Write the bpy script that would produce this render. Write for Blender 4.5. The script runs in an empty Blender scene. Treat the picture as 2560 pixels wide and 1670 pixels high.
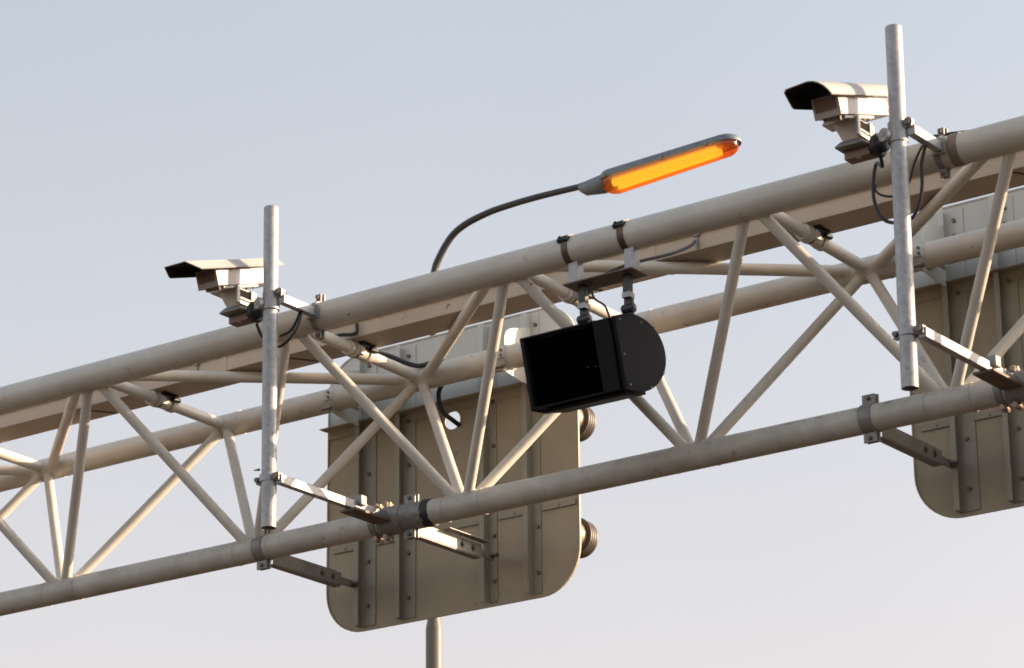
import bpy, bmesh, math, random
from mathutils import Vector, Matrix
random.seed(7)
R = math.radians
SC = bpy.context.scene
COL = SC.collection
# ------------------------------------------------------------------ camera
cd = bpy.data.cameras.new("camera"); cam = bpy.data.objects.new("camera", cd); COL.objects.link(cam)
cam.location = (12.189, -12.744, 1.6)
cam.rotation_euler = (R(109.229), R(0.552), R(35.927))
cd.sensor_width = 36.0
cd.lens = 7909.85 / 2560 * 36
cd.clip_start = 0.1; cd.clip_end = 9000
cd.dof.use_dof = True; cd.dof.focus_distance = 17.5; cd.dof.aperture_fstop = 4.0
SC.camera = cam
# ------------------------------------------------------------------ light and exposure
SUN = Vector((0.790, 0.613, 0.274)).normalized()
EL = math.asin(SUN.z); AZ = math.atan2(SUN.x, SUN.y)      # azimuth clockwise from +y
W = bpy.data.worlds.new("World"); SC.world = W; W.use_nodes = True
nt = W.node_tree; nt.nodes.clear()
wo = nt.nodes.new("ShaderNodeOutputWorld"); bg = nt.nodes.new("ShaderNodeBackground")
sky = nt.nodes.new("ShaderNodeTexSky"); sky.sky_type = 'NISHITA'; sky.sun_disc = False
sky.sun_elevation = EL; sky.sun_rotation = AZ
sky.air_density = 1.0; sky.dust_density = 2.0; sky.ozone_density = 1.0
hs = nt.nodes.new("ShaderNodeHueSaturation"); hs.inputs["Saturation"].default_value = 0.42
hs.inputs["Value"].default_value = 1.0
tn = nt.nodes.new("ShaderNodeMix"); tn.data_type = 'RGBA'; tn.blend_type = 'MULTIPLY'
tn.inputs["Factor"].default_value = 1.0
tc = nt.nodes.new("ShaderNodeTexCoord"); sp = nt.nodes.new("ShaderNodeSeparateXYZ")
cr = nt.nodes.new("ShaderNodeValToRGB")                     # evening air: lilac near the horizon
cr.color_ramp.elements[0].position = 0.22; cr.color_ramp.elements[0].color = (1.055, 0.912, 0.845, 1)
cr.color_ramp.elements[1].position = 0.45; cr.color_ramp.elements[1].color = (1.05, 1.04, 1.02, 1)
nt.links.new(tc.outputs["Generated"], sp.inputs[0]); nt.links.new(sp.outputs["Z"], cr.inputs[0])
nt.links.new(sky.outputs[0], hs.inputs["Color"]); nt.links.new(hs.outputs[0], tn.inputs["A"])
nt.links.new(cr.outputs[0], tn.inputs["B"]); wn = nt.nodes.new("ShaderNodeTexNoise"); wn.inputs["Scale"].default_value = 5.0; wn.inputs["Detail"].default_value = 5   # faint high haze
wm = nt.nodes.new("ShaderNodeMapRange"); wm.inputs["To Min"].default_value = 0.955; wm.inputs["To Max"].default_value = 1.045
wx = nt.nodes.new("ShaderNodeMix"); wx.data_type = 'RGBA'; wx.blend_type = 'MULTIPLY'; wx.inputs["Factor"].default_value = 1.0
nt.links.new(tc.outputs["Generated"], wn.inputs["Vector"]); nt.links.new(wn.outputs["Fac"], wm.inputs["Value"])
nt.links.new(tn.outputs["Result"], wx.inputs["A"]); nt.links.new(wm.outputs[0], wx.inputs["B"]); nt.links.new(wx.outputs["Result"], bg.inputs[0])
bg.inputs[1].default_value = 0.10
nt.links.new(bg.outputs[0], wo.inputs[0])
sl = bpy.data.lights.new("sun", 'SUN'); sl.energy = 3.3; sl.angle = R(0.5); sl.color = (1.0, 0.72, 0.48)
so = bpy.data.objects.new("sun", sl); COL.objects.link(so)
so.rotation_euler = (-SUN).to_track_quat('-Z', 'Y').to_euler(); so.location = (30, 30, 30)
SC.view_settings.view_transform = 'Standard'; SC.view_settings.look = 'None'
SC.view_settings.exposure = 1.53; SC.view_settings.gamma = 1.0
SC.cycles.max_bounces = 8; SC.cycles.transparent_max_bounces = 12
SC.cycles.filter_width = 1.7

# ------------------------------------------------------------------ materials
def mat(name, col, rough=0.5, metal=0.0, var=0.12, scale=6.0, bump=0.0, spots=0.0, spot_col=(0.08, 0.06, 0.045), spot_scale=22.0, spec=0.5):
    m = bpy.data.materials.new(name); m.use_nodes = True
    t = m.node_tree; b = t.nodes["Principled BSDF"]
    b.inputs["Roughness"].default_value = rough; b.inputs["Metallic"].default_value = metal
    b.inputs["Specular IOR Level"].default_value = spec
    g = t.nodes.new("ShaderNodeTexCoord")
    n = t.nodes.new("ShaderNodeTexNoise"); n.inputs["Scale"].default_value = scale; n.inputs["Detail"].default_value = 8
    n.inputs["Roughness"].default_value = 0.65
    t.links.new(g.outputs["Object"], n.inputs["Vector"])
    r = t.nodes.new("ShaderNodeValToRGB")
    r.color_ramp.elements[0].position = 0.3; r.color_ramp.elements[1].position = 0.72
    r.color_ramp.elements[0].color = tuple(c * (1 - var) for c in col) + (1,)
    r.color_ramp.elements[1].color = tuple(min(0.9, c * (1 + var)) for c in col) + (1,)
    t.links.new(n.outputs["Fac"], r.inputs[0])
    out = r.outputs[0]
    if spots:
        n2 = t.nodes.new("ShaderNodeTexNoise"); n2.inputs["Scale"].default_value = spot_scale; n2.inputs["Detail"].default_value = 4
        t.links.new(g.outputs["Object"], n2.inputs["Vector"])
        r2 = t.nodes.new("ShaderNodeValToRGB")
        r2.color_ramp.elements[0].position = 0.66; r2.color_ramp.elements[1].position = 0.76
        r2.color_ramp.elements[0].color = (0, 0, 0, 1); r2.color_ramp.elements[1].color = (spots, spots, spots, 1)
        t.links.new(n2.outputs["Fac"], r2.inputs[0])
        mx = t.nodes.new("ShaderNodeMix"); mx.data_type = 'RGBA'
        t.links.new(r2.outputs[0], mx.inputs["Factor"]); t.links.new(out, mx.inputs["A"])
        mx.inputs["B"].default_value = tuple(spot_col) + (1,)
        out = mx.outputs["Result"]
    t.links.new(out, b.inputs["Base Color"])
    ro = t.nodes.new("ShaderNodeMapRange"); ro.inputs["To Min"].default_value = max(0.05, rough - 0.1); ro.inputs["To Max"].default_value = min(1, rough + 0.12)
    t.links.new(n.outputs["Fac"], ro.inputs["Value"]); t.links.new(ro.outputs[0], b.inputs["Roughness"])
    if bump:
        bn = t.nodes.new("ShaderNodeBump"); bn.inputs["Strength"].default_value = bump; bn.inputs["Distance"].default_value = 0.004
        t.links.new(n.outputs["Fac"], bn.inputs["Height"]); t.links.new(bn.outputs[0], b.inputs["Normal"])
    return m
def galv(name, col, rough=0.5, metal=0.35):
    m = mat(name, col, rough, metal, 0.16, 7)
    t = m.node_tree; b = t.nodes["Principled BSDF"]
    src = b.inputs["Base Color"].links[0].from_socket
    g = t.nodes.new("ShaderNodeTexCoord"); v = t.nodes.new("ShaderNodeTexVoronoi"); v.inputs["Scale"].default_value = 55
    t.links.new(g.outputs["Object"], v.inputs["Vector"])
    bw = t.nodes.new("ShaderNodeRGBToBW"); t.links.new(v.outputs["Color"], bw.inputs[0])
    mr = t.nodes.new("ShaderNodeMapRange"); mr.inputs["To Min"].default_value = 0.82; mr.inputs["To Max"].default_value = 1.1
    t.links.new(bw.outputs[0], mr.inputs["Value"])
    mx = t.nodes.new("ShaderNodeMix"); mx.data_type = 'RGBA'; mx.blend_type = 'MULTIPLY'; mx.inputs["Factor"].default_value = 1
    t.links.new(src, mx.inputs["A"]); t.links.new(mr.outputs[0], mx.inputs["B"]); t.links.new(mx.outputs["Result"], b.inputs["Base Color"])
    return m
M = {}
M['paint'] = mat('gantry_paint', (0.555, 0.535, 0.48), 0.42, 0, 0.11, 4.0, 0.0, 0.5, (0.25, 0.19, 0.14), 10.0)
M['paint_worn'] = mat('worn_gantry_paint', (0.45, 0.435, 0.39), 0.5, 0, 0.2, 6.0, 0.02, 0.8, (0.15, 0.13, 0.11), 8.0)
def chips(m, col, scale, lo, amt):
    t = m.node_tree; b = t.nodes["Principled BSDF"]; src = b.inputs["Base Color"].links[0].from_socket
    g = t.nodes.new("ShaderNodeTexCoord"); n = t.nodes.new("ShaderNodeTexNoise"); n.inputs["Scale"].default_value = scale; n.inputs["Detail"].default_value = 3
    r = t.nodes.new("ShaderNodeValToRGB"); r.color_ramp.elements[0].position = lo; r.color_ramp.elements[1].position = lo + 0.03
    r.color_ramp.elements[0].color = (0, 0, 0, 1); r.color_ramp.elements[1].color = (amt, amt, amt, 1)
    x = t.nodes.new("ShaderNodeMix"); x.data_type = 'RGBA'; x.inputs["B"].default_value = tuple(col) + (1,)
    t.links.new(g.outputs["Object"], n.inputs["Vector"]); t.links.new(n.outputs["Fac"], r.inputs[0]); t.links.new(r.outputs[0], x.inputs["Factor"])
    t.links.new(src, x.inputs["A"]); t.links.new(x.outputs["Result"], b.inputs["Base Color"])
chips(M['paint'], (0.13, 0.07, 0.045), 13, 0.735, 0.8); chips(M['paint_worn'], (0.09, 0.075, 0.065), 15, 0.70, 0.75)
M['trunk'] = mat('trunking_paint', (0.42, 0.35, 0.28), 0.5, 0, 0.08, 2.5, 0.0, 0.4, (0.1, 0.07, 0.05), 14)
M['galv'] = galv('galvanised_steel', (0.36, 0.37, 0.385), 0.45, 0.3)
M['zinc'] = galv('dull_zinc', (0.235, 0.235, 0.222), 0.5, 0.3)
M['bolt'] = mat('weathered_bolt', (0.16, 0.14, 0.12), 0.5, 0.5, 0.2, 30)
M['white'] = mat('white_enamel', (0.42, 0.40, 0.375), 0.35, 0, 0.05, 8, 0, 0.3, (0.4, 0.33, 0.27), 20)
M['head'] = mat('head_white_lifted', (0.62, 0.56, 0.49), 0.4, 0, 0.06, 8)  # white enamel again, painted paler to lift the head's shaded front
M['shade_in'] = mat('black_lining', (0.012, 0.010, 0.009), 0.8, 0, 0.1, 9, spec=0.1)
M['tanbolt'] = mat('tan_bolt', (0.30, 0.23, 0.17), 0.5, 0.2, 0.2, 30)
M['glass'] = mat('camera_window', (0.20, 0.13, 0.09), 0.2, 0, 0.05, 4)
M['dark'] = mat('dark_plastic', (0.018, 0.02, 0.022), 0.4, 0, 0.15, 12)
M['rubber'] = mat('cable_rubber', (0.012, 0.015, 0.018), 0.45, 0, 0.15, 12)
M['bluecable'] = mat('grey_cable', (0.09, 0.10, 0.11), 0.45, 0, 0.15, 12)
M['brown'] = mat('brown_cast_box', (0.22, 0.15, 0.11), 0.55, 0.1, 0.15, 14)
M['black'] = mat('signal_black', (0.0075, 0.0085, 0.0115), 0.6, 0, 0.3, 5, spec=0.15)
M['matrix'] = mat('matrix_black', (0.0025, 0.0025, 0.003), 0.9, 0, 0.1, 5, spec=0.05)
M['sign'] = mat('sign_back_metal', (0.350, 0.308, 0.230), 0.55, 0.05, 0.16, 2.2, 0, 0.25, (0.2, 0.21, 0.21), 4)
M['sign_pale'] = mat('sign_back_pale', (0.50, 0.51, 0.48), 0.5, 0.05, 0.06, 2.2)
M['channel'] = mat('channel_metal', (0.285, 0.275, 0.23), 0.5, 0.1, 0.12, 4)
M['lamp'] = galv('lantern_alloy', (0.17, 0.20, 0.23), 0.5, 0.2)
M['arm'] = mat('lamp_arm_steel', (0.045, 0.045, 0.045), 0.55, 0.1, 0.12, 9)
M['post'] = mat('lamp_post_steel', (0.125, 0.118, 0.108), 0.5, 0.1, 0.12, 6)
M['copper'] = mat('rusty_band', (0.115, 0.082, 0.062), 0.45, 0.5, 0.2, 25)
M['plate'] = mat('rusted_plate', (0.13, 0.10, 0.075), 0.55, 0.2, 0.2, 14)
M['tan'] = mat('tan_tape', (0.21, 0.165, 0.125), 0.5, 0, 0.15, 12)
M['tape'] = mat('black_tape', (0.015, 0.017, 0.02), 0.5, 0, 0.2, 12)
M['beacon'] = mat('beacon_body', (0.26, 0.22, 0.18), 0.4, 0.1, 0.08, 6)
M['beacon_hood'] = mat('beacon_hood', (0.07, 0.06, 0.05), 0.5, 0, 0.1, 9)
M['ground'] = mat('dry_verge', (0.050, 0.030, 0.018), 0.95, 0, 0.25, 0.4)
M['road'] = mat('asphalt', (0.035, 0.029, 0.024), 0.85, 0, 0.2, 3, 0.1)
def lamp_mats():
    m = bpy.data.materials.new('sodium_tube'); m.use_nodes = True; t = m.node_tree; t.nodes.clear()
    o = t.nodes.new("ShaderNodeOutputMaterial"); e = t.nodes.new("ShaderNodeEmission")
    e.inputs[0].default_value = (0.98, 0.80, 0.09, 1); e.inputs[1].default_value = 1.0
    t.links.new(e.outputs[0], o.inputs[0]); M['tube'] = m
    m = bpy.data.materials.new('lantern_bowl'); m.use_nodes = True; t = m.node_tree; t.nodes.clear()
    o = t.nodes.new("ShaderNodeOutputMaterial"); tr = t.nodes.new("ShaderNodeBsdfTransparent"); tl = t.nodes.new("ShaderNodeBsdfTranslucent")
    gl = t.nodes.new("ShaderNodeBsdfGlossy"); gl.inputs["Roughness"].default_value = 0.15
    tr.inputs[0].default_value = (0.85, 0.33, 0.16, 1); tl.inputs[0].default_value = (0.70, 0.20, 0.06, 1)
    m1 = t.nodes.new("ShaderNodeMixShader"); m1.inputs[0].default_value = 0.38
    m2 = t.nodes.new("ShaderNodeMixShader"); m2.inputs[0].default_value = 0.06
    t.links.new(tr.outputs[0], m1.inputs[1]); t.links.new(tl.outputs[0], m1.inputs[2])
    t.links.new(m1.outputs[0], m2.inputs[1]); t.links.new(gl.outputs[0], m2.inputs[2]); t.links.new(m2.outputs[0], o.inputs[0]); M['bowl'] = m
lamp_mats()

# ------------------------------------------------------------------ builders
ORG = {}
def V(*a): return Vector(a)
class MB:
    """collects shapes in world coordinates; build() links them as ONE mesh object"""
    def __init__(s): s.v = []; s.f = []
    def add(s, vs, fs):
        k = len(s.v); s.v += [Vector(p) for p in vs]; s.f += [tuple(i + k for i in f) for f in fs]; return s
    def box(s, c, d, m=None):
        c = Vector(c); h = Vector(d) / 2; vs = []
        for x in (-1, 1):
            for y in (-1, 1):
                for z in (-1, 1):
                    p = Vector((x * h.x, y * h.y, z * h.z)); p = (m @ p) if m else p; vs.append(c + p)
        return s.add(vs, [(0, 1, 3, 2), (4, 6, 7, 5), (0, 4, 5, 1), (2, 3, 7, 6), (0, 2, 6, 4), (1, 5, 7, 3)])
    def sweep(s, pts, rad, seg=16, caps=True):
        pts = [Vector(p) for p in pts]; n = len(pts)
        rs = rad if isinstance(rad, (list, tuple)) else [rad] * n
        t0 = (pts[1] - pts[0]).normalized()
        a = Vector((0, 0, 1)) if abs(t0.z) < 0.9 else Vector((1, 0, 0))
        u = t0.cross(a).normalized(); vs = []; fs = []
        for i, p in enumerate(pts):
            t = (pts[min(i + 1, n - 1)] - pts[max(i - 1, 0)]).normalized()
            u = (u - t * u.dot(t)).normalized(); w = t.cross(u)
            for j in range(seg):
                q = 2 * math.pi * j / seg; vs.append(p + (u * math.cos(q) + w * math.sin(q)) * rs[i])
        for i in range(n - 1):
            for j in range(seg):
                k = (j + 1) % seg; fs.append((i * seg + j, i * seg + k, (i + 1) * seg + k, (i + 1) * seg + j))
        if caps: fs.append(tuple(range(seg))[::-1]); fs.append(tuple((n - 1) * seg + j for j in range(seg)))
        return s.add(vs, fs)
    def tilted(s): return tilt(s)
    def cyl(s, a, b, r, seg=20, r2=None): return s.sweep([a, b], [r, r if r2 is None else r2], seg)
    def ring(s, c, ax, ro, ri, w, seg=36):
        c = Vector(c); ax = Vector(ax).normalized(); a = Vector((0, 0, 1)) if abs(ax.z) < 0.9 else Vector((1, 0, 0))
        u = ax.cross(a).normalized(); q = ax.cross(u); vs = []; fs = []
        prof = [(ro, -w / 2), (ro, w / 2), (ri, w / 2), (ri, -w / 2)]
        for j in range(seg):
            t = 2 * math.pi * j / seg; d = u * math.cos(t) + q * math.sin(t)
            for r, h in prof: vs.append(c + d * r + ax * h)
        for j in range(seg):
            k = (j + 1) % seg
            for i in range(4):
                l = (i + 1) % 4; fs.append((j * 4 + i, j * 4 + l, k * 4 + l, k * 4 + i))
        return s.add(vs, fs)
    def prism(s, poly, lo, hi, fn):
        n = len(poly); vs = [fn(p[0], p[1], lo) for p in poly] + [fn(p[0], p[1], hi) for p in poly]
        fs = [tuple(range(n)), tuple(range(2 * n - 1, n - 1, -1))] + [(i, i + n, (i + 1) % n + n, (i + 1) % n) for i in range(n)]
        return s.add(vs, fs)
    def build(s, name, m, parent=None, bevel=0.0, xf=None, angle=35):
        o0 = Vector(ORG[parent.name]) if parent else Vector((0, 0, 0))
        me = bpy.data.meshes.new(name)
        vs = [(xf @ p if xf else p) - o0 for p in s.v]
        me.from_pydata([tuple(p) for p in vs], [], s.f)
        bm = bmesh.new(); bm.from_mesh(me); bmesh.ops.recalc_face_normals(bm, faces=bm.faces); bm.to_mesh(me); bm.free()
        me.polygons.foreach_set("use_smooth", [True] * len(me.polygons)); me.set_sharp_from_angle(angle=R(angle))
        me.materials.append(m)
        o = bpy.data.objects.new(name, me); COL.objects.link(o)
        if parent: o.parent = parent
        ORG[o.name] = tuple(o0)
        if bevel:
            b = o.modifiers.new("bevel", 'BEVEL'); b.width = bevel; b.segments = 2; b.limit_method = 'ANGLE'; b.angle_limit = R(40)
        return o
def pieces(s, name, m, parent, bevel=0.0, xf=None):
    """one object for each separate lump of an MB (bolts, rail lengths)"""
    p = list(range(len(s.v)))
    def find(i):
        while p[i] != i: p[i] = p[p[i]]; i = p[i]
        return i
    for f in s.f:
        for i in f[1:]: p[find(i)] = find(f[0])
    comp = {}
    for f in s.f: comp.setdefault(find(f[0]), []).append(f)
    cl = []
    for fs in comp.values():
        vs = [s.v[i] for f in fs for i in f]
        lo = [min(v[k] for v in vs) - 0.002 for k in range(3)]; hi = [max(v[k] for v in vs) + 0.002 for k in range(3)]
        new = [lo, hi, list(fs)]; rest = []
        for c in cl:
            if all(c[0][k] <= new[1][k] and new[0][k] <= c[1][k] for k in range(3)):
                new = [[min(c[0][k], new[0][k]) for k in range(3)], [max(c[1][k], new[1][k]) for k in range(3)], c[2] + new[2]]
            else: rest.append(c)
        cl = rest + [new]
    for lo, hi, fs in cl:
        idx = {}; b = MB()
        for f in fs:
            for i in f: idx.setdefault(i, len(idx))
        b.add([s.v[i] for i in idx], [tuple(idx[i] for i in f) for f in fs]); b.build(name, m, parent, bevel, xf)
def tag(o, label=None, cat=None, group=None, kind=None):
    if label: o['label'] = label
    if cat: o['category'] = cat
    if group: o['group'] = group
    if kind: o['kind'] = kind
    return o
def thing(name, loc, label, cat, group=None):
    o = bpy.data.objects.new(name, None); o.empty_display_size = 0.2; COL.objects.link(o); o.location = loc
    ORG[o.name] = tuple(loc); return tag(o, label, cat, group)
def copy_tree(o, parent=None):
    c = o.copy(); COL.objects.link(c)
    if parent: c.parent = parent
    for ch in list(o.children): copy_tree(ch, c)
    return c
def smooth_path(pts, n=8):
    P = [Vector(p) for p in pts]; out = []
    for i in range(len(P) - 1):
        a, b, c, d = P[max(i - 1, 0)], P[i], P[i + 1], P[min(i + 2, len(P) - 1)]
        for k in range(n):
            t = k / n
            out.append(0.5 * ((2 * b) + (c - a) * t + (2 * a - 5 * b + 4 * c - d) * t * t + (3 * b - a - 3 * c + d) * t ** 3))
    return out + [P[-1]]
def rounded(x0, x1, z0, z1, rads, n=10):
    """rads: bottom-left, bottom-right, top-right, top-left"""
    out = []
    for (cx, cz, a0, r) in ((x0 + rads[0], z0 + rads[0], 180, rads[0]), (x1 - rads[1], z0 + rads[1], 270, rads[1]),
                            (x1 - rads[2], z1 - rads[2], 0, rads[2]), (x0 + rads[3], z1 - rads[3], 90, rads[3])):
        if r == 0: out.append((cx, cz)); continue
        for k in range(n + 1):
            a = R(a0 + 90 * k / n); out.append((cx + r * math.cos(a), cz + r * math.sin(a)))
    return out

chips(M['trunk'], (0.10, 0.06, 0.045), 12, 0.72, 0.8); chips(M['sign'], (0.13, 0.12, 0.11), 9, 0.70, 0.45); chips(M['white'], (0.22, 0.15, 0.10), 26, 0.70, 0.7)
# ------------------------------------------------------------------ ground
g = MB(); g.prism([(4000 * math.cos(2 * math.pi * k / 64), 4000 * math.sin(2 * math.pi * k / 64)) for k in range(64)], -0.5, 0, lambda a, b, h: V(a, b, h))
tag(g.build('ground', M['ground']), kind='structure')
g = MB(); g.add([(0.9, -2500, 0.004), (8.6, -2500, 0.004), (8.6, 2500, 0.004), (0.9, 2500, 0.004)], [(0, 1, 2, 3)])
tag(g.build('road', M['road']), kind='structure')

# ------------------------------------------------------------------ truss gantry
ZA = 7.453; WD = 1.197; ZB = 6.416; YB = 0.611; ST = 1.5
RA, RB, RC = 0.079, 0.071, 0.071
gan = thing('truss_gantry', (0, YB, 0), 'long pale grey tubular steel truss gantry spanning the whole picture on a slant', 'gantry')
X0, X1 = -7.5, 12.0
def chord(y, z, r, m, seams, label):
    b = MB(); b.cyl((X0, y, z), (X1, y, z), r, 48)
    for x in seams: b.ring((x, y, z), (1, 0, 0), r + 0.0022, r - 0.01, 0.010, 48)
    o = b.build('chord', m, gan); o['label'] = label; return o
chord(0, ZA, RA, M['paint'], [x for x in (-2.25, 6.9)], 'thickest tube along the top front of the truss')
chord(WD, ZA, RC, M['paint'], [k * ST + d for k in range(-3, 7) for d in (-0.11, 0.13)], 'rear tube of the truss')
chord(YB, ZB, RB, M['paint_worn'], [k * ST - 0.75 + d for k in range(-3, 8) for d in (-0.12, 0.13)], 'grimy bottom tube of the truss')
pA = lambda x: V(x, 0, ZA); pB = lambda x: V(x, YB, ZB); pC = lambda x: V(x, WD, ZA)
def brace(a, b, r=0.030, m='paint'):
    mb = MB().cyl(a, b, r, 24); d = (b - a).normalized(); u = d.cross(V(1, 0, 0)).normalized(); w = d.cross(u)
    for c, e in ((a, d), (b, -d)):                           # weld bead where the brace meets the chord
        R_ = RA if c.y < 0.01 else (RC if c.z > 7 else RB); n = 28; pts = []
        for j in range(n + 1):
            q = c + (u * math.cos(2 * math.pi * j / n) + w * math.sin(2 * math.pi * j / n)) * r
            py, pz = q.y - c.y, q.z - c.z; A_ = e.y ** 2 + e.z ** 2; B_ = py * e.y + pz * e.z; C_ = py * py + pz * pz - R_ * R_
            D_ = max(0, B_ * B_ - A_ * C_); pts.append(q + e * ((-B_ + math.sqrt(D_)) / A_))
        mb.sweep(pts, [0.0062 + 0.0016 * math.sin(j * 2.3 + c.x) for j in range(n)] + [0.0062 + 0.0016 * math.sin(c.x)], 8, False)
    mb.build('brace', M[m], gan)
for i in range(-4, 8):
    x = i * ST
    brace(pA(x - 0.012), pB(x - ST / 2 + 0.012))            # front face
    brace(pA(x + 0.012), pB(x + ST / 2 - 0.018))
    brace(pC(x), pB(x - ST / 2 + 0.022)); brace(pC(x), pB(x + ST / 2 - 0.005))   # rear face
    brace(pA(x + 0.03), pC(x - 0.0), 0.034)                 # top face, straight across
    if i < 7:
        brace(pA(x + 0.07) if i % 2 == 0 else pC(x + 0.03), pC(x + ST - 0.04) if i % 2 == 0 else pA(x + ST - 0.09), 0.033)
for x in (X0 + 0.3, X1 - 0.3):                               # end legs, outside the picture
    for y in (0, WD): MB().cyl((x, y, 0), (x, y, ZA), 0.12, 24).build('leg', M['paint'], gan)
for dx in (0, 3.89):                                         # repair sleeve and tape on the bottom chord
    b = MB(); b.ring((1.845 + dx, YB, ZB), (1, 0, 0), RB + 0.006, RB - 0.012, 0.29, 48)
    b.ring((1.775 + dx, YB, ZB), (1, 0, 0), RB + 0.010, RB, 0.13, 48); b.build('sleeve', M['zinc'], gan)
    b = MB(); n = 40; vs = []; fs = []
    for j in range(n):
        t = 2 * math.pi * j / n; c, s_ = math.cos(t), math.sin(t)
        w0 = 1.995 + dx + random.uniform(-0.008, 0.012); w1 = 2.04 + dx + random.uniform(-0.004, 0.004)
        for xx, rr in ((w0, RB + 0.009), (w1, RB + 0.0045), (w1, RB - 0.004), (w0, RB - 0.004)): vs.append(V(xx, YB + rr * c, ZB + rr * s_))
    for j in range(n):
        k = (j + 1) % n
        for i in range(4): fs.append((j * 4 + i, j * 4 + (i + 1) % 4, k * 4 + (i + 1) % 4, k * 4 + i))
    b.add(vs, fs); b.build('tape_wrap', M['tape'], gan)

MB().ring((5.69, 0, ZA), (1, 0, 0), RA + 0.003, RA - 0.004, 0.05, 48).build('tape_wrap', M['tan'], gan)
# ------------------------------------------------------------------ cable trunking on the top struts
tr = thing('cable_trunking', (0, 0.58, ZA + 0.04), 'long beige cable trunking lying on the truss struts behind the top tube', 'trunking')
T0, T1, TY0, TY1, TZ0 = X0 + 0.5, X1 - 0.5, 0.475, 0.70, ZA + 0.038
b = MB(); b.box(((T0 + T1) / 2, (TY0 + TY1) / 2, TZ0 + 0.05), (T1 - T0, TY1 - TY0, 0.10))
x = T0 + 0.4
while x < T1:                                                # drain holes and stiffening edges in the floor
    b.cyl((x, 0.59, TZ0 - 0.0015), (x, 0.59, TZ0 + 0.01), 0.011, 12); x += 0.75
b.build('trough', M['trunk'], tr, 0.003)
for x in (-0.55, 1.05, 3.02, 5.72):
    MB().sweep([(x, TY0 + 0.03, TZ0 - 0.002), (x + 0.05, TY0 + 0.10, TZ0 - 0.003), (x + 0.12, TY1 - 0.02, TZ0 - 0.002)], 0.004, 8).build('slit', M['rubber'], tr)
for x in (-2.4, 0.6, 3.6, 6.6):
    MB().box((x, (TY0 + TY1) / 2, TZ0 + 0.045), (0.05, TY1 - TY0 + 0.006, 0.098)).build('joint_sleeve', M['trunk'], tr, 0.001)
b = MB(); b.box(((T0 + T1) / 2, (TY0 + TY1) / 2, TZ0 + 0.107), (T1 - T0, TY1 - TY0 + 0.03, 0.014))
b.box(((T0 + T1) / 2, TY0 - 0.012, TZ0 + 0.098), (T1 - T0, 0.006, 0.02)); b.build('lid', M['trunk'], tr, 0.002)
for x in (-3.08, 0.40, 3.89, 7.37):
    MB().box((x, TY0 - 0.004, TZ0 + 0.045), (0.014, 0.006, 0.075)).box((x, TY0 - 0.012, TZ0 + 0.085), (0.03, 0.014, 0.02)).build('lid_clip', M['zinc'], tr)
for i in range(-4, 8):                                       # clamp pair round every straight strut
    x = i * ST + 0.03
    def sp_(y): return V(x - 0.03 * y / WD, y, ZA)
    ax = (sp_(1) - sp_(0)).normalized()
    b = MB(); b.ring(sp_(0.50), ax, 0.044, 0.03, 0.03, 28); b.ring(sp_(0.535), ax, 0.050, 0.03, 0.02, 28)
    b.box(sp_(0.56) + V(0.045, 0, -0.01), (0.03, 0.03, 0.05)); b.build('pipe_clamp', M['paint'], tr)
    b = MB(); b.ring(sp_(0.60), ax, 0.043, 0.03, 0.075, 28); b.ring(sp_(0.675), ax, 0.046, 0.03, 0.04, 28); b.build('pipe_clamp', M['paint'], tr)
    b = MB(); b.ring(sp_(0.556), ax, 0.047, 0.032, 0.016, 28); b.cyl(sp_(0.56) + V(0.05, -0.01, 0.02), sp_(0.56) + V(0.05, 0.05, 0.02), 0.016, 12)
    b.cyl(sp_(0.63) + V(0.055, 0, 0.012), sp_(0.63) + V(0.055, 0.06, 0.016), 0.014, 12); b.box(sp_(0.60) + V(0.03, 0, 0.036), (0.09, 0.12, 0.012)); pieces(b, 'clamp_bolt', M['rubber'], tr)

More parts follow.
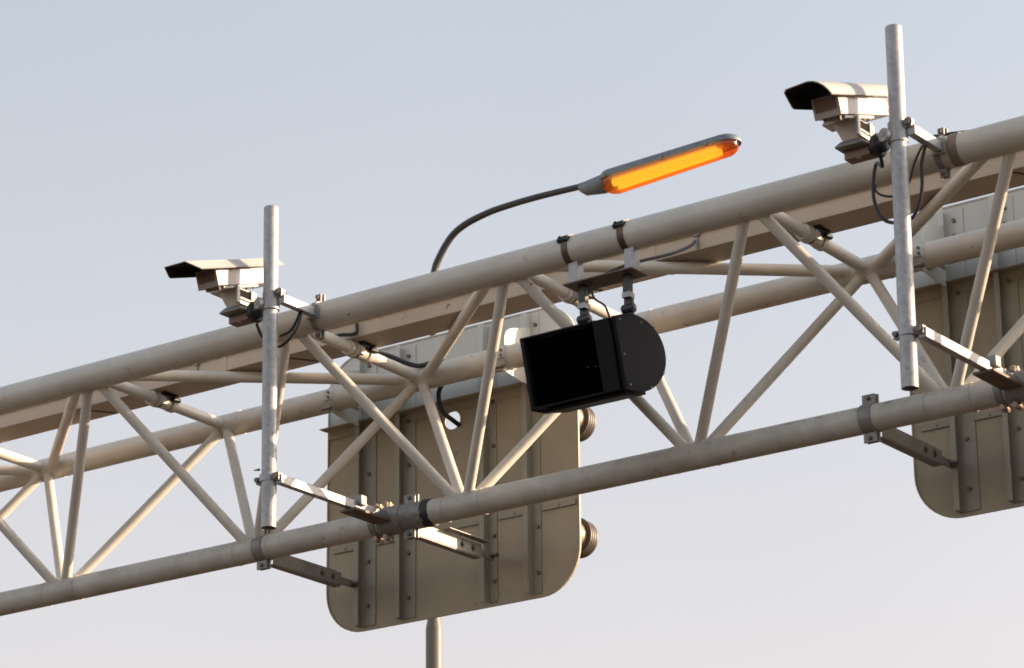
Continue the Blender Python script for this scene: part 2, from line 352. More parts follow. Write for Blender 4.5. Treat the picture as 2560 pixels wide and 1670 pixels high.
# ------------------------------------------------------------------ pole clamps and mounting poles
def split_clamp(mb, bolts, c, r, w=0.055, lug=0.06, t=0.012):
    """two half shells round a tube along x, flat lugs above and below with bolts along y"""
    c = Vector(c); mb.ring(c, (1, 0, 0), r + 0.007, r - 0.006, w, 40)
    for s_ in (-1, 1):
        zc = c.z + s_ * (r + lug / 2)
        mb.box((c.x, c.y - 0.010, zc), (w * 1.05, t, lug)); mb.box((c.x + 0.008, c.y + 0.010, zc), (w * 1.05, t, lug))
        bolts.cyl((c.x, c.y - 0.032, zc + s_ * 0.006), (c.x, c.y + 0.03, zc + s_ * 0.006), 0.011, 6)
def mounting_pole(px, label, lean=0.0, dz0=0.0):
    py, z0, z1, r = -0.36, 6.172 + dz0, 8.003, 0.041
    t = thing('mounting_pole', (px, py, z0), label, 'pole', 'galvanised camera poles')
    b = MB()                                                 # open ended tube
    seg = 32; vs = []; fs = []
    for k, (rr, zz) in enumerate(((r, z0), (r, z1 - 0.004), (r - 0.003, z1), (r - 0.006, z1), (r - 0.006, z0))):
        for j in range(seg):
            q = 2 * math.pi * j / seg; vs.append(V(px + lean * (zz - 7.1) + rr * math.cos(q), py + rr * math.sin(q), zz))
    for k in range(5):
        l = (k + 1) % 5
        for j in range(seg): fs.append((k * seg + j, k * seg + (j + 1) % seg, l * seg + (j + 1) % seg, l * seg + j))
    b.add(vs, fs); b.build('tube', M['galv'], t)
    ax_ = px + 0.072
    for zc, yend in ((ZA - 0.002, -RA - 0.01), (ZB + 0.015, YB - 0.15)):
        b = MB(); b.box((ax_, (py + yend) / 2, zc), (0.042, yend - py, 0.05)); b.build('arm', M['galv'], t, 0.003)
        up = zc > 7
        zr = zc + (0.0 if up else 0.015)
        b = MB(); b.ring((px, py, zr + (0.03 if up else 0)), (0, 0, 1), r + 0.006, r - 0.002, 0.042, 32)
        b.box((px + 0.06, py - 0.005, zr + (0.035 if up else 0)), (0.045, 0.014, 0.042)); b.box((px + 0.06, py + 0.014, zr + (0.035 if up else 0)), (0.045, 0.014, 0.042))
        if not up: b.box((px - 0.055, py - 0.006, zr - 0.004), (0.04, 0.012, 0.04)); b.box((px - 0.055, py + 0.012, zr - 0.004), (0.04, 0.012, 0.04))
        c = b.build('pole_clamp', M['galv'], t, 0.0015)
        b = MB(); b.cyl((px + 0.066, py - 0.032, zr + (0.038 if up else 0)), (px + 0.066, py + 0.036, zr + (0.038 if up else 0)), 0.017, 6); b.cyl((px + 0.066, py - 0.02, zr + (0.038 if up else 0)), (px + 0.066, py - 0.016, zr + (0.038 if up else 0)), 0.023, 16)
        if not up and px < 3: b.cyl((px - 0.02, py - 0.05, zr + 0.042), (px - 0.06, py - 0.05, zr + 0.045), 0.008, 8, 0.002)
        if not up: b.cyl((px - 0.058, py - 0.034, zr - 0.004), (px - 0.058, py + 0.034, zr - 0.004), 0.014, 6)
        pieces(b, 'bolt', M['bolt'], c)
    b = MB(); bo = MB(); split_clamp(b, bo, (px + 0.05, 0, ZA), RA, 0.032, 0.05)
    b.box((ax_, -RA - 0.012, ZA - 0.002), (0.075, 0.012, 0.075)); c = b.build('chord_clamp', M['zinc'], t, 0.0015); pieces(bo, 'bolt', M['bolt'], c)
    b = MB()                                                 # lower end: slotted foot plate, block, saddle bands
    b.box((ax_ + 0.005, YB - 0.235, ZB - 0.022), (0.115, 0.30, 0.014)); b.box((ax_ + 0.012, YB - 0.235, ZB - 0.0305), (0.02, 0.16, 0.003)); b.build('foot_plate', M['plate'], t, 0.001)
    b = MB()
    b.box((ax_, YB - 0.11, ZB + 0.012), (0.05, 0.12, 0.05))
    for q in (-0.028, 0.028): b.ring((ax_ - 0.06 + q, YB, ZB), (1, 0, 0), RB + 0.007, RB - 0.004, 0.04, 40)
    c = b.build('chord_clamp', M['zinc'], t, 0.0015); MB().box((ax_ + 0.004, YB - 0.30, ZB + 0.045), (0.085, 0.055, 0.055)).build('clamp_block', M['zinc'], t, 0.003)
    b = MB()
    for q in (-0.035, 0.035):
        for s_ in (-1, 1):
            b.cyl((ax_ - 0.05 + q, YB - 0.035, ZB + s_ * (RB + 0.022)), (ax_ - 0.05 + q, YB + 0.035, ZB + s_ * (RB + 0.022)), 0.016, 6)
            b.box((ax_ - 0.05 + q, YB, ZB + s_ * (RB + 0.016)), (0.034, 0.018, 0.044))
    pieces(b, 'bolt', M['tanbolt'], c)
    return t
mounting_pole(1.665, 'galvanised steel pole beside the smaller, farther white camera, clamped between both front tubes', -0.010)
mounting_pole(5.555, 'tallest galvanised pole at the right, standing in front of the round-topped camera', 0.008)

# ------------------------------------------------------------------ surveillance cameras
def surveillance_camera(px, py, label, rounded_top):
    z0 = 7.385
    t = thing('surveillance_camera', (px, py, z0), label, 'camera', 'cameras on the gantry poles')
    L = lambda x, y, z: V(px + x, py + y, z0 + z)
    b = MB(); b.box(L(0.010, 0.018, 0.013), (0.142, 0.075, 0.044)); b.cyl(L(0.02, -0.01, -0.02), L(0.02, -0.01, 0.0), 0.014, 10); b.build('base_box', M['brown'], t, 0.004)
    b = MB(); q = [[L(sx * w, sy * d, z) for sx, sy in ((-1, -1), (1, -1), (1, 1), (-1, 1))] for w, d, z in ((0.078, 0.080, 0.0355), (0.078, 0.080, 0.044), (0.055, 0.062, 0.0705))]
    b.add(q[0] + q[1] + q[2], [(3, 2, 1, 0), (8, 9, 10, 11)] + [(k * 4 + i, k * 4 + (i + 1) % 4, k * 4 + 4 + (i + 1) % 4, k * 4 + 4 + i) for k in (0, 1) for i in range(4)]); b.build('base_plate', M['zinc'], t, 0.004)
    # pan and tilt head: body tapering downwards, white side frame with a dark opening
    b = MB(); lo = [(-0.045, -0.055), (0.045, -0.055), (0.045, 0.06), (-0.045, 0.06)]; hi = [(-0.085, -0.085), (0.05, -0.085), (0.05, 0.075), (-0.085, 0.075)]
    b.add([L(x, y, 0.071) for x, y in lo] + [L(x, y, 0.170) for x, y in hi], [(0, 1, 2, 3), (4, 7, 6, 5), (0, 4, 5, 1), (1, 5, 6, 2), (2, 6, 7, 3), (3, 7, 4, 0)])
    b.box(L(-0.085, -0.05, 0.166), (0.09, 0.10, 0.012)); hd = b.build('pan_tilt_head', M['head'], t, 0.003)
    b = MB(); xs = 0.058
    b.box(L(xs, -0.083, 0.122), (0.014, 0.024, 0.098)); b.box(L(xs, 0.036, 0.122), (0.014, 0.024, 0.098)); b.box(L(xs, 0.062, 0.124), (0.010, 0.016, 0.086)); b.box(L(xs, -0.024, 0.083), (0.014, 0.094, 0.022))
    b.box(L(xs, -0.024, 0.108), (0.010, 0.085, 0.012)); b.build('side_frame', M['white'], hd, 0.002)
    MB().box(L(0.052, -0.024, 0.136), (0.006, 0.096, 0.05)).build('opening', M['shade_in'], hd)
    # housing tilted nose down
    piv = L(-0.02, -0.03, 0.195)
    X = Matrix.Translation(piv) @ Matrix.Rotation(R(18), 4, 'X')
    b = MB(); b.prism([(-0.060, 0.0), (0.082, 0.0), (0.082, 0.088), (0.09, 0.088), (0.09, 0.105), (-0.068, 0.105), (-0.068, 0.088), (-0.060, 0.088)], -0.222, 0.27, lambda a, c, h: V(a, h, c))
    b.box((0.011, -0.226, 0.05), (0.146, 0.010, 0.104)); b.box((0.011, 0.274, 0.05), (0.146, 0.010, 0.104))
    ho = b.build('housing', M['white'], t, 0.003, X)
    b = MB(); b.box((0.011, -0.2320, 0.062), (0.115, 0.004, 0.062)); b.build('window', M['glass'], ho, 0.0, X)
    b = MB(); b.box((0.01, -0.02, -0.008), (0.12, 0.30, 0.015)); b.build('mounting_plate', M['white'], ho, 0.002, X)
    b = MB()
    for y in (-0.19, -0.10, -0.03, 0.05, 0.11): b.cyl((0.05, y, -0.022), (0.05, y, 0.004), 0.010, 8)
    b.cyl((-0.02, -0.2, -0.016), (-0.02, -0.2, 0.0), 0.012, 8); pieces(b, 'bolt', M['bolt'], ho, 0, X)
    # sun shield: bent sheet sticking out in front, cut back at the sides
    if rounded_top:
        prof = [(-0.116, 0.074), (-0.113, 0.146), (-0.095, 0.160), (0.03, 0.168), (0.058, 0.163), (0.080, 0.151), (0.098, 0.133), (0.109, 0.112), (0.114, 0.090)]
    else:
        prof = [(-0.118, 0.092), (-0.075, 0.142), (0.075, 0.142), (0.118, 0.092)]
    th = 0.004; n = len(prof); zt = max(p[1] for p in prof); zb = min(p[1] for p in prof)
    f0 = -0.405 if rounded_top else -0.465
    def front(z): return f0 + 0.075 * (zt - z) / (zt - zb)
    vs = []
    for k, (a, c) in enumerate(prof):
        ip = (a * (1 - th / 0.1), c - th)
        vs += [V(a, front(c), c), V(a, 0.335, c), V(ip[0], 0.335, ip[1]), V(ip[0], front(c), ip[1])]
    outer = []; inner = []; edge = []
    for k in range(n - 1):
        i, j = k * 4, k * 4 + 4
        outer.append((i, i + 1, j + 1, j)); inner.append((i + 3, j + 3, j + 2, i + 2)); edge += [(i, j, j + 3, i + 3), (i + 1, i + 2, j + 2, j + 1)]
    edge += [(0, 3, 2, 1), ((n - 1) * 4, (n - 1) * 4 + 1, (n - 1) * 4 + 2, (n - 1) * 4 + 3)]
    b = MB(); b.add(vs, outer + inner + edge); 
    b.box((-0.045, -0.05, 0.118), (0.03, 0.03, 0.04)); b.box((0.045, -0.05, 0.118), (0.03, 0.03, 0.04)); b.box((0.045, 0.2, 0.118), (0.03, 0.03, 0.04)); b.box((-0.045, 0.2, 0.118), (0.03, 0.03, 0.04))
    sh = b.build('sun_shield', M['white'], t, 0, X, 25)
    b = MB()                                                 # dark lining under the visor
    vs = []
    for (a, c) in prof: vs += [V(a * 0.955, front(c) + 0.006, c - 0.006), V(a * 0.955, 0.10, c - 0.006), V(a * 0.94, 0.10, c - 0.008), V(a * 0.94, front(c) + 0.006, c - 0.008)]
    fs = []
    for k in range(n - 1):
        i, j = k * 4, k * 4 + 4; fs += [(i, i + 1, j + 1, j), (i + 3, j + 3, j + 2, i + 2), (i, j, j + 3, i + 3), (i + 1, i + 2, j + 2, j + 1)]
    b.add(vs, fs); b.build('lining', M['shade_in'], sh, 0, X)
    # knuckle and ring that hold the head on the pole
    b = MB(); b.cyl(L(0.075, 0, 0.025), L(0.105, 0, 0.028), 0.033, 20); b.cyl(L(0.10, 0, 0.028), L(0.135, 0, 0.03), 0.056, 24); b.cyl(L(0.12, -0.01, 0.028), L(0.165, -0.01, 0.03), 0.042, 20)
    b.ring(L(0.12, 0, 0.028), (1, 0, 0), 0.061, 0.04, 0.016, 24); b.build('knuckle', M['dark'], t, 0.002)
    b = MB(); b.ring(L(0.225, 0.0, 0.045), (0, 0, 1), 0.049, 0.038, 0.062, 32); b.cyl(L(0.178, -0.062, 0.05), L(0.186, -0.040, 0.05), 0.034, 24); b.cyl(L(0.177, -0.066, 0.05), L(0.18, -0.060, 0.05), 0.012, 10)
    b.build('mounting_ring', M['galv'], t, 0.0015)
    return t
surveillance_camera(1.440, -0.36, 'white box camera with angular flat-topped sun shield behind the left galvanised pole', False)
surveillance_camera(5.330, -0.36, 'larger looking white box camera with rounded sun shield behind the right galvanised pole', True)

# ------------------------------------------------------------------ black signal box hung below the top tube
sg = thing('signal_box', (3.47, 0.0, 7.0), 'black D-shaped lane signal box hanging under the top tube by two posts', 'signal')
BX = Matrix.Translation(V(0, -0.15, 6.976)) @ Matrix.Rotation(R(15), 4, 'X')   # local: y back from the front face, z down from the top
bx0, bx1, hh = 3.175, 3.77, 0.385
prof = [(0.0, 0.0), (0.0, -hh)] + [(0.125 + 0.31 * math.sin(R(a)), -hh / 2 - (hh / 2 + 0.014) * math.cos(R(a))) for a in range(0, 181, 9)]
b = MB(); b.prism([(max(p[0], 0.05) if p[0] < 0.05 else p[0], p[1] * 0.965 - 0.006) for p in prof], bx0 + 0.02, bx1 - 0.028, lambda a, c, h: V(h, a, c)); b.build('housing', M['black'], sg, 0.004, BX)
b = MB(); b.prism(prof, bx1 - 0.024, bx1, lambda a, c, h: V(h, a, c))
cap = b.build('end_cap', M['black'], sg, 0.004, BX)
b = MB()
for (y, z) in ((0.04, -0.02), (0.04, -0.36), (0.03, -0.2), (0.24, -0.035), (0.36, -0.06), (0.38, -0.30), (0.24, -0.375)): b.cyl((bx1 - 0.002, y, z), (bx1 + 0.004, y, z), 0.006, 8)
pieces(b, 'rivet', M['zinc'], cap, 0, BX)
b = MB(); b.prism(prof, bx0 - 0.002, bx0 + 0.018, lambda a, c, h: V(h, a, c)); b.build('end_cap', M['black'], sg, 0.004, BX)
b = MB()                                                     # front frame round the matrix
b.box((bx1 - 0.082, 0.010, -hh / 2), (0.10, 0.05, hh - 0.01)); b.box((bx0 + 0.025, 0.010, -hh / 2), (0.014, 0.05, hh - 0.01))
b.box(((bx0 + bx1) / 2 - 0.05, 0.010, -0.008), (0.46, 0.05, 0.012)); b.box(((bx0 + bx1) / 2 - 0.05, 0.010, -hh + 0.01), (0.46, 0.05, 0.012)); b.build('front_frame', M['black'], sg, 0.003, BX)
b = MB(); b.box(((bx0 + bx1) / 2 - 0.05, 0.036, -hh / 2), (0.45, 0.012, hh - 0.04))
for k in range(24): b.box(((bx0 + bx1) / 2 - 0.05, 0.022, -0.028 - k * 0.0145), (0.45, 0.020, 0.003), Matrix.Rotation(R(-25), 3, 'X'))
b.build('louvre_panel', M['matrix'], sg, 0, BX)
for x, z in ((3.555, -0.225), (3.605, -0.232)):
    MB().cyl((x, 0.006, z), (x, 0.014, z), 0.003, 8).build('indicator', M['bolt'], sg, 0, BX)
b = MB(); b.box(((bx0 + bx1) / 2 + 0.02, 0.12, -hh - 0.012), (0.50, 0.20, 0.02)); b.build('drip_tray', M['black'], sg, 0.003, BX)
b = MB(); b.box((3.602, 0.020, 7.254), (0.432, 0.15, 0.008)); b.build('hanger_plate', M['plate'], sg, 0.001)
for x in (3.435, 3.785):
    b = MB(); b.box((x, 0, 7.316), (0.058, 0.058, 0.124)); b.build('hanger_post', M['galv'], sg, 0.002)
    b = MB(); b.ring((x - 0.02, 0, ZA), (1, 0, 0), RA + 0.005, RA - 0.004, 0.036, 40); bc = b.build('band_clamp', M['copper'], sg)
    b = MB()
    for q in (0, 0.024, 0.046):
        d = V(0, -math.cos(R(25 + q * 300)), math.sin(R(25 + q * 300))); c = V(x - 0.045, 0, ZA) + d * (RA + 0.008)
        b.cyl(c, c + V(0.05, 0, 0), 0.010, 8); b.cyl(c + V(-0.012, 0, 0), c + V(0.004, 0, 0), 0.014, 6)
    pieces(b, 'bolt', M['dark'], bc)
for x in (3.465, 3.742):
    b = MB(); b.box((x, 0.02, 7.19), (0.042, 0.036, 0.13)); b.box((x, 0.028, 7.085), (0.05, 0.022, 0.13)); b.cyl((x - 0.032, 0.024, 7.066), (x + 0.034, 0.024, 7.066), 0.026, 18)
    st = b.build('strap', M['dark'], sg, 0.003)
    b = MB(); b.cyl((x - 0.045, 0.024, 7.075), (x + 0.045, 0.024, 7.066), 0.010, 6); b.box((x + 0.004, 0.016, 7.135), (0.046, 0.050, 0.028)); pieces(b, 'bolt', M['galv'], st)

# ------------------------------------------------------------------ road signs seen from behind
def outline_plate(poly, hole, y0, y1):
    bm = bmesh.new()
    def loop(pts):
        vs = [bm.verts.new((x, y0, z)) for x, z in pts]
        return [bm.edges.new((vs[i], vs[(i + 1) % len(vs)])) for i in range(len(vs))]
    ed = loop(poly)
    if hole: ed += loop([(hole[0] + hole[2] * math.cos(2 * math.pi * k / 28), hole[1] + hole[2] * math.sin(2 * math.pi * k / 28)) for k in range(28)])
    fc = bmesh.ops.triangle_fill(bm, edges=ed, use_beauty=True, use_dissolve=False)
    fs = [f for f in fc['geom'] if isinstance(f, bmesh.types.BMFace)]
    ex = bmesh.ops.extrude_face_region(bm, geom=fs)
    bmesh.ops.translate(bm, verts=[v for v in ex['geom'] if isinstance(v, bmesh.types.BMVert)], vec=(0, y1 - y0, 0))
    b = MB(); bm.verts.index_update(); b.add([v.co.copy() for v in bm.verts], [tuple(v.index for v in f.verts) for f in bm.faces]); bm.free(); return b
SY = 1.46
sx0, sx1, sz0, sz1, zm = 0.592, 2.432, 6.085, 7.815, 7.372
sn = thing('road_sign', ((sx0 + sx1) / 2, SY, sz0), 'back of the round-cornered road sign hanging in the middle, below the sodium lamp', 'sign', 'road signs hung on the gantry')
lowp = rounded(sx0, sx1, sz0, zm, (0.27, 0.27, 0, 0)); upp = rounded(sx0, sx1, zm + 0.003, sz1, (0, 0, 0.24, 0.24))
pn = outline_plate(lowp, (1.532, 7.258, 0.056), SY, SY + 0.006).build('lower_panel', M['sign'], sn)
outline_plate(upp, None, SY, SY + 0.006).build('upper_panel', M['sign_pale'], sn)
def rim(poly, closed_from, m, name):                         # folded edge standing proud of the back
    b = MB(); n = len(poly)
    for i in closed_from:
        a = Vector((poly[i][0], 0, poly[i][1])); c = Vector((poly[(i + 1) % n][0], 0, poly[(i + 1) % n][1])); d = (c - a)
        if d.length < 1e-6: continue
        nrm = Vector((-d.z, 0, d.x)).normalized() * 0.008
        q = [a, c, c + nrm, a + nrm]
        b.add([p + V(0, SY - 0.007, 0) for p in q] + [p + V(0, SY - 0.001, 0) for p in q], [(0, 1, 2, 3), (7, 6, 5, 4), (0, 4, 5, 1), (1, 5, 6, 2), (2, 6, 7, 3), (3, 7, 4, 0)])
    b.build(name, m, sn)
rim(lowp, [i for i in range(len(lowp)) if not (lowp[i][1] > zm - 0.01 and lowp[(i + 1) % len(lowp)][1] > zm - 0.01)], M['sign'], 'edge_strip')
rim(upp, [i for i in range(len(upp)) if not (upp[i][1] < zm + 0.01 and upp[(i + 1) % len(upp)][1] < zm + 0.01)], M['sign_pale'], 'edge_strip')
b = MB(); b.box(((sx0 + sx1) / 2, SY - 0.036, zm - 0.006), (sx1 - sx0 + 0.03, 0.068, 0.006)); b.box(((sx0 + sx1) / 2, SY - 0.004, zm - 0.036), (sx1 - sx0 - 0.02, 0.008, 0.055)); pieces(b, 'rail', M['sign'], sn, 0.001)
chan = ((0.842, 0.118, 1), (1.148, 0.108, 1), (1.792, 0.062, 0), (2.102, 0.062, 0))
xr = [sx0 + 0.05] + [v for c in chan for v in (c[0] - 0.004, c[0] + c[1] + 0.004)] + [sx1 - 0.02]
b = MB()
for k in range(0, len(xr), 2): b.box(((xr[k] + xr[k + 1]) / 2, SY - 0.007, 6.606), (xr[k + 1] - xr[k] - 0.01, 0.012, 0.034)); b.cyl(((xr[k] + xr[k + 1]) / 2, SY - 0.02, 6.606), ((xr[k] + xr[k + 1]) / 2, SY, 6.606), 0.008, 8)
pieces(b, 'rail', M['channel'], sn, 0.001)
for x, w, fl in chan:
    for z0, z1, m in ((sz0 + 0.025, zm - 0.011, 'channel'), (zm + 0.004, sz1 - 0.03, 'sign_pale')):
        b = MB(); zc = (z0 + z1) / 2; h = z1 - z0
        b.box((x + 0.003, SY - 0.030, zc), (0.006, 0.058, h))                       # web standing out
        if fl: b.box((x + w / 2 + 0.006, SY - 0.004, zc), (w, 0.007, h)); b.box((x + 0.018, SY - 0.057, zc), (0.030, 0.005, h))
        else: b.box((x - 0.014, SY - 0.056, zc), (0.028, 0.006, h)); b.box((x + w * 0.5, SY - 0.004, zc), (w, 0.006, h))
        c = b.build('channel', M[m], sn, 0.001)
        b = MB(); z = z0 + 0.12 if z1 < 7.4 else 7.63
        while z < z1 - 0.03:
            xb = x + (w * 0.62 if fl else w * 0.7); b.cyl((xb, SY - 0.022, z), (xb, SY - 0.006, z), 0.012, 6); z += 0.27 if z1 < 7.4 else 0.09
        pieces(b, 'bolt', M['bolt'], c)
for x, cl in ((0.86, -0.045), (1.88, 0.0)):                  # lower brackets from the bottom tube back to the channels
    b = MB(); bo = MB(); split_clamp(b, bo, (x + cl, YB, ZB), RB, 0.07, 0.055); c = b.build('chord_clamp', M['zinc'], sn, 0.002); pieces(bo, 'bolt', M['bolt'], c)
    b = MB(); y0, y1 = YB + 0.035, 1.26
    b.box((x, (y0 + y1) / 2, ZB - 0.055), (0.008, y1 - y0, 0.075)); b.box((x - 0.025, (y0 + y1) / 2, ZB - 0.095), (0.05, y1 - y0, 0.006)); b.box((x - 0.020, 1.30, ZB - 0.055), (0.008, 0.22, 0.045))
    b.box((x + 0.04 if cl == 0 else x - 0.03, (y0 + y1) / 2 + (0.12 if cl == 0 else 0), ZB - 0.012), (0.05, (y1 - y0) * (0.62 if cl == 0 else 0.9), 0.006))
    br = b.build('bracket', M['zinc'], sn, 0.001)
    b = MB()
    for y in (1.08, 1.18): b.cyl((x + 0.002, y, ZB - 0.055), (x + 0.018, y, ZB - 0.055), 0.012, 6); b.prism([(-0.018, 0), (0, -0.026), (0.018, 0), (0, 0.026)], 0.0042, 0.007, lambda a, q, h: V(x + h, y + a, ZB - 0.055 + q))
    b.cyl((x - 0.03, 1.385, ZB - 0.055), (x + 0.03, 1.385, ZB - 0.055), 0.013, 6); pieces(b, 'bolt', M['bolt'], br)
for x in (0.862, 2.13):                                      # clamps round the rear tube with gusset plates
    b = MB(); b.ring((x, WD, ZA), (1, 0, 0), RC + 0.006, RC - 0.004, 0.055, 40)
    b.box((x - 0.02, WD + RC + 0.075, ZA), (0.08, 0.14, 0.012)); b.box((x, WD - RC - 0.01, ZA - 0.085), (0.05, 0.03, 0.03)); b.box((x, WD - RC - 0.008, ZA + 0.0), (0.052, 0.012, 0.05))
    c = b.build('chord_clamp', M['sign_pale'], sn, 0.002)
    b = MB()
    b.prism([(1.142, 0.055), (1.145, 0.115), (1.158, 0.145), (1.185, 0.167), (1.218, 0.182), (SY - 0.06, 0.235), (SY - 0.06, 0.03), (WD + RC, 0.0), (WD + 0.02, RC - 0.002)], x + 0.008, x + 0.014, lambda a, q, h: V(h, a, ZA + q))
    b.prism([(1.12, -0.075), (WD, -RC + 0.004), (WD + RC, -0.02), (SY - 0.06, -0.03), (SY - 0.06, -0.12), (1.30, -0.118), (1.13, -0.095)], x + 0.008, x + 0.014, lambda a, q, h: V(h, a, ZA + q))
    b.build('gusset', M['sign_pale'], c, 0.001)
    b = MB()
    for dz in (0.02, -0.01): b.cyl((x + 0.01, WD - RC - 0.022, ZA + dz), (x + 0.01, WD - RC, ZA + dz), 0.009, 8)
    b.cyl((x - 0.03, WD - RC - 0.02, ZA - 0.085), (x + 0.04, WD - RC - 0.02, ZA - 0.085), 0.013, 8); pieces(b, 'bolt', M['bolt'], c)
for z in (7.14, 6.445):                                      # round flashing beacons on the sign's far side
    b = MB(); xc = 2.298; b.cyl((xc, SY + 0.006, z), (xc, SY + 0.13, z), 0.088, 36); b.cyl((xc + 0.055, SY + 0.06, z - 0.105), (xc + 0.055, SY + 0.09, z - 0.085), 0.012, 10)
    bb = b.build('beacon', M['beacon'], sn)
    b = MB()
    for k in range(4): b.ring((xc, SY + 0.14 + k * 0.022, z), (0, 1, 0), 0.115 - 0.002 * k, 0.06, 0.013, 40); b.ring((xc, SY + 0.15 + k * 0.022, z), (0, 1, 0), 0.105, 0.06, 0.011, 40)
    b.build('hood', M['beacon_hood'], bb)
s2 = copy_tree(sn); s2.location.x += 3.98
solid = outline_plate(lowp, None, SY, SY + 0.006).build('lower_panel', M['sign'], sn)
for o in s2.children:
    if o.name.startswith('lower_panel'): o.data = solid.data
bpy.data.objects.remove(solid)
s2['label'] = 'back of the road sign cut off by the right edge, behind the tallest pole'

# ------------------------------------------------------------------ street lamp beyond the gantry
LY = 3.5
lp = thing('street_lamp', (-0.158, LY, 0), 'street lamp with a glowing orange lantern on a thin curved dark arm', 'street lamp')
MB().sweep([(-0.158, LY, 0), (-0.158, LY, 6.64), (-0.158, LY, 6.66), (-0.158, LY, 6.72), (-0.158, LY, 6.74), (-0.158, LY, 8.3)], [0.057, 0.055, 0.0535, 0.043, 0.041, 0.034], 28).build('post', M['post'], lp)
pts = smooth_path([(-0.158, LY, 8.25), (-0.157, LY, 8.9), (-0.153, LY, 9.15), (-0.101, LY, 9.276), (0.003, LY, 9.399), (0.123, LY, 9.459), (0.277, LY, 9.492), (0.412, LY, 9.506), (0.714, LY, 9.513), (1.15, LY, 9.500)], 6)
MB().sweep(pts, [0.027 - 0.006 * i / (len(pts) - 1) for i in range(len(pts))], 18).build('arm', M['arm'], lp)
LZ = 9.474
def stadium(x0, x1, w, inset, n=10):
    r = w / 2 - inset; a0 = x0 + w / 2; a1 = x1 - w / 2
    return [(a1 + r * math.cos(R(a)), r * math.sin(R(a))) for a in [-90 + 180 * k / n for k in range(n + 1)]] + [(a0 + r * math.cos(R(a)), r * math.sin(R(a))) for a in [90 + 180 * k / n for k in range(n + 1)]]
def loft(loops, cap0=True, cap1=True):
    b = MB(); n = len(loops[0]); vs = [p for l in loops for p in l]; fs = []
    for k in range(len(loops) - 1):
        for j in range(n): fs.append((k * n + j, k * n + (j + 1) % n, (k + 1) * n + (j + 1) % n, (k + 1) * n + j))
    if cap0: fs.append(tuple(range(n)))
    if cap1: fs.append(tuple((len(loops) - 1) * n + j for j in range(n)))
    return b.add(vs, fs)
lx0, lx1, lw = 1.27, 2.335, 0.20
def tilt(b):                                                  # lantern tips up a little and slims towards its end
    for p in b.v:
        t = max(0.0, (p.x - lx0) / (lx1 - lx0)); p.z = LZ + (p.z - LZ) * (1 - 0.18 * t) + 0.040 * (p.x - 1.1); p.y = LY + (p.y - LY) * (1 - 0.15 * t)
    return b
can = loft([[V(x, LY + y, LZ + z) for x, y in stadium(lx0 - 0.02, lx1, lw + 0.02, i)] for i, z in ((0, -0.006), (0, 0.012), (0.004, 0.026), (0.022, 0.048), (0.05, 0.060))])
nk = [[V(xx, LY + w * math.cos(R(a)), LZ + zc + h * math.sin(R(a))) for a in range(0, 360, 20)] for xx, w, h, zc in ((1.080, 0.034, 0.032, 0.020), (1.125, 0.042, 0.050, 0.002), (1.26, 0.078, 0.062, -0.006), (1.36, 0.088, 0.045, 0.006))]
k = len(can.v); lf = loft(nk); can.add(lf.v, lf.f)
tilt(can).build('canopy', M['lamp'], lp, 0, None, 50)
bw = loft([[V(x, LY + y, LZ + z) for x, y in stadium(lx0, lx1 - 0.02, lw, i)] for i, z in ((0.0, -0.008), (0.001, -0.030), (0.008, -0.055), (0.026, -0.076), (0.055, -0.086))], False, True)
bo = tilt(bw).build('bowl', M['bowl'], lp, 0, None, 60)
b = MB(); tx0, tx1 = lx0 + 0.10, lx1 - 0.165
for y in (-0.033, 0.033): b.cyl((tx0, LY + y, LZ - 0.036), (tx1, LY + y, LZ - 0.036), 0.0275, 20)
tb = tilt(b).build('lamp_tube', M['tube'], lp)
MB().box(((lx0 + lx1) / 2, LY, LZ - 0.0095), (lx1 - lx0 - 0.13, 0.15, 0.004)).tilted().build('reflector', M['white'], lp)
for x in (lx0 + 0.07, (lx0 + lx1) / 2 - 0.01, lx1 - 0.20):
    MB().box((x, LY - lw / 2 - 0.012, LZ - 0.002), (0.022, 0.014, 0.030)).tilted().build('clip', M['zinc'], lp, 0.002)

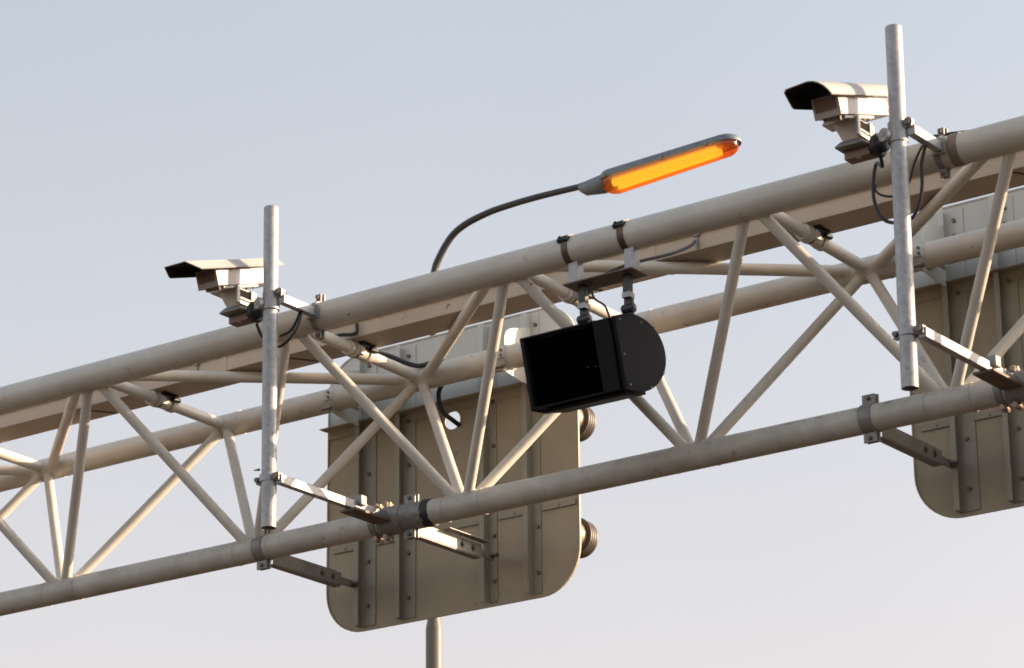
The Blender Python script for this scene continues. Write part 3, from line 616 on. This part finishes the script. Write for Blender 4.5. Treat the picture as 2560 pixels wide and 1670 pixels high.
# ------------------------------------------------------------------ loose cables
def cable(pts, r, m, label, name='cable'):
    tag(MB().sweep(smooth_path(pts, 8), r, 10).build(name, M[m]), label, 'cable', 'cables on the gantry')
cable([(1.565, -0.36, 7.345), (1.560, -0.31, 7.29), (1.60, -0.28, 7.24), (1.66, -0.28, 7.215), (1.72, -0.27, 7.245), (1.755, -0.24, 7.32), (1.745, -0.2, 7.40), (1.74, -0.18, 7.428)], 0.008, 'rubber', 'black cable looping below the left camera, behind its pole')
cable([(1.60, -0.2, 7.31), (1.67, -0.2, 7.325), (1.712, -0.2, 7.37), (1.73, -0.19, 7.425)], 0.008, 'rubber', 'short second black cable loop just above the first, at the left pole')
cable([(5.455, -0.36, 7.36), (5.43, -0.3, 7.33), (5.345, -0.2, 7.40), (5.325, -0.2, 7.32), (5.322, -0.2, 7.216), (5.36, -0.2, 7.113), (5.434, -0.2, 7.071), (5.52, -0.2, 7.075), (5.565, -0.2, 7.14), (5.585, -0.2, 7.226), (5.590, -0.2, 7.34), (5.617, -0.2, 7.43)], 0.009, 'rubber', 'widest black cable loop, hanging behind the right pole')
cable([(5.33, -0.2, 7.29), (5.337, -0.2, 7.255), (5.371, -0.2, 7.227), (5.434, -0.2, 7.211), (5.51, -0.2, 7.25), (5.555, -0.2, 7.36), (5.60, -0.2, 7.43)], 0.006, 'rubber', 'thin inner cable loop nested inside the widest loop at the right pole')
cable([(5.53, -0.04, 7.535), (5.585, 0.0, 7.545), (5.645, 0.02, 7.548), (5.75, 0.04, 7.540)], 0.014, 'rubber', 'thick black cable end lying on top of the top tube, right of the right camera')
cable([(3.885, 0.455, 7.535), (3.885, 0.40, 7.49), (3.83, 0.3, 7.43), (3.68, 0.2, 7.388), (3.58, 0.12, 7.34), (3.52, 0.05, 7.275), (3.51, 0.03, 7.262)], 0.009, 'bluecable', 'grey cable running from the trunking to the plate above the black box')
cable([(3.528, 0.0, 7.25), (3.535, 0.0, 7.185), (3.557, 0.0, 7.148), (3.611, 0.0, 7.103), (3.635, 0.01, 7.03)], 0.006, 'rubber', 'thin black wire dropping from the hanger plate into the black box')
cable([(1.27, 0.70, 7.54), (1.40, 0.95, 7.56), (1.493, 1.1, 7.518), (1.56, 1.13, 7.505), (1.638, 1.17, 7.53), (1.64, 1.23, 7.53), (1.60, 1.29, 7.46), (1.53, 1.33, 7.40), (1.528, 1.34, 7.33), (1.545, 1.36, 7.275), (1.575, 1.41, 7.235), (1.58, 1.56, 7.20)], 0.014, 'rubber', 'black cable draped over the rear tube and into the round hole in the sign')
cable([(1.50, 0.30, 7.44), (1.50, 0.38, 7.485), (1.52, 0.43, 7.508), (1.56, 0.447, 7.505), (1.60, 0.449, 7.504), (1.615, 0.45, 7.512), (1.616, 0.45, 7.56)], 0.011, 'rubber', 'short bent dark cable running into the trunking, right of the left pole')
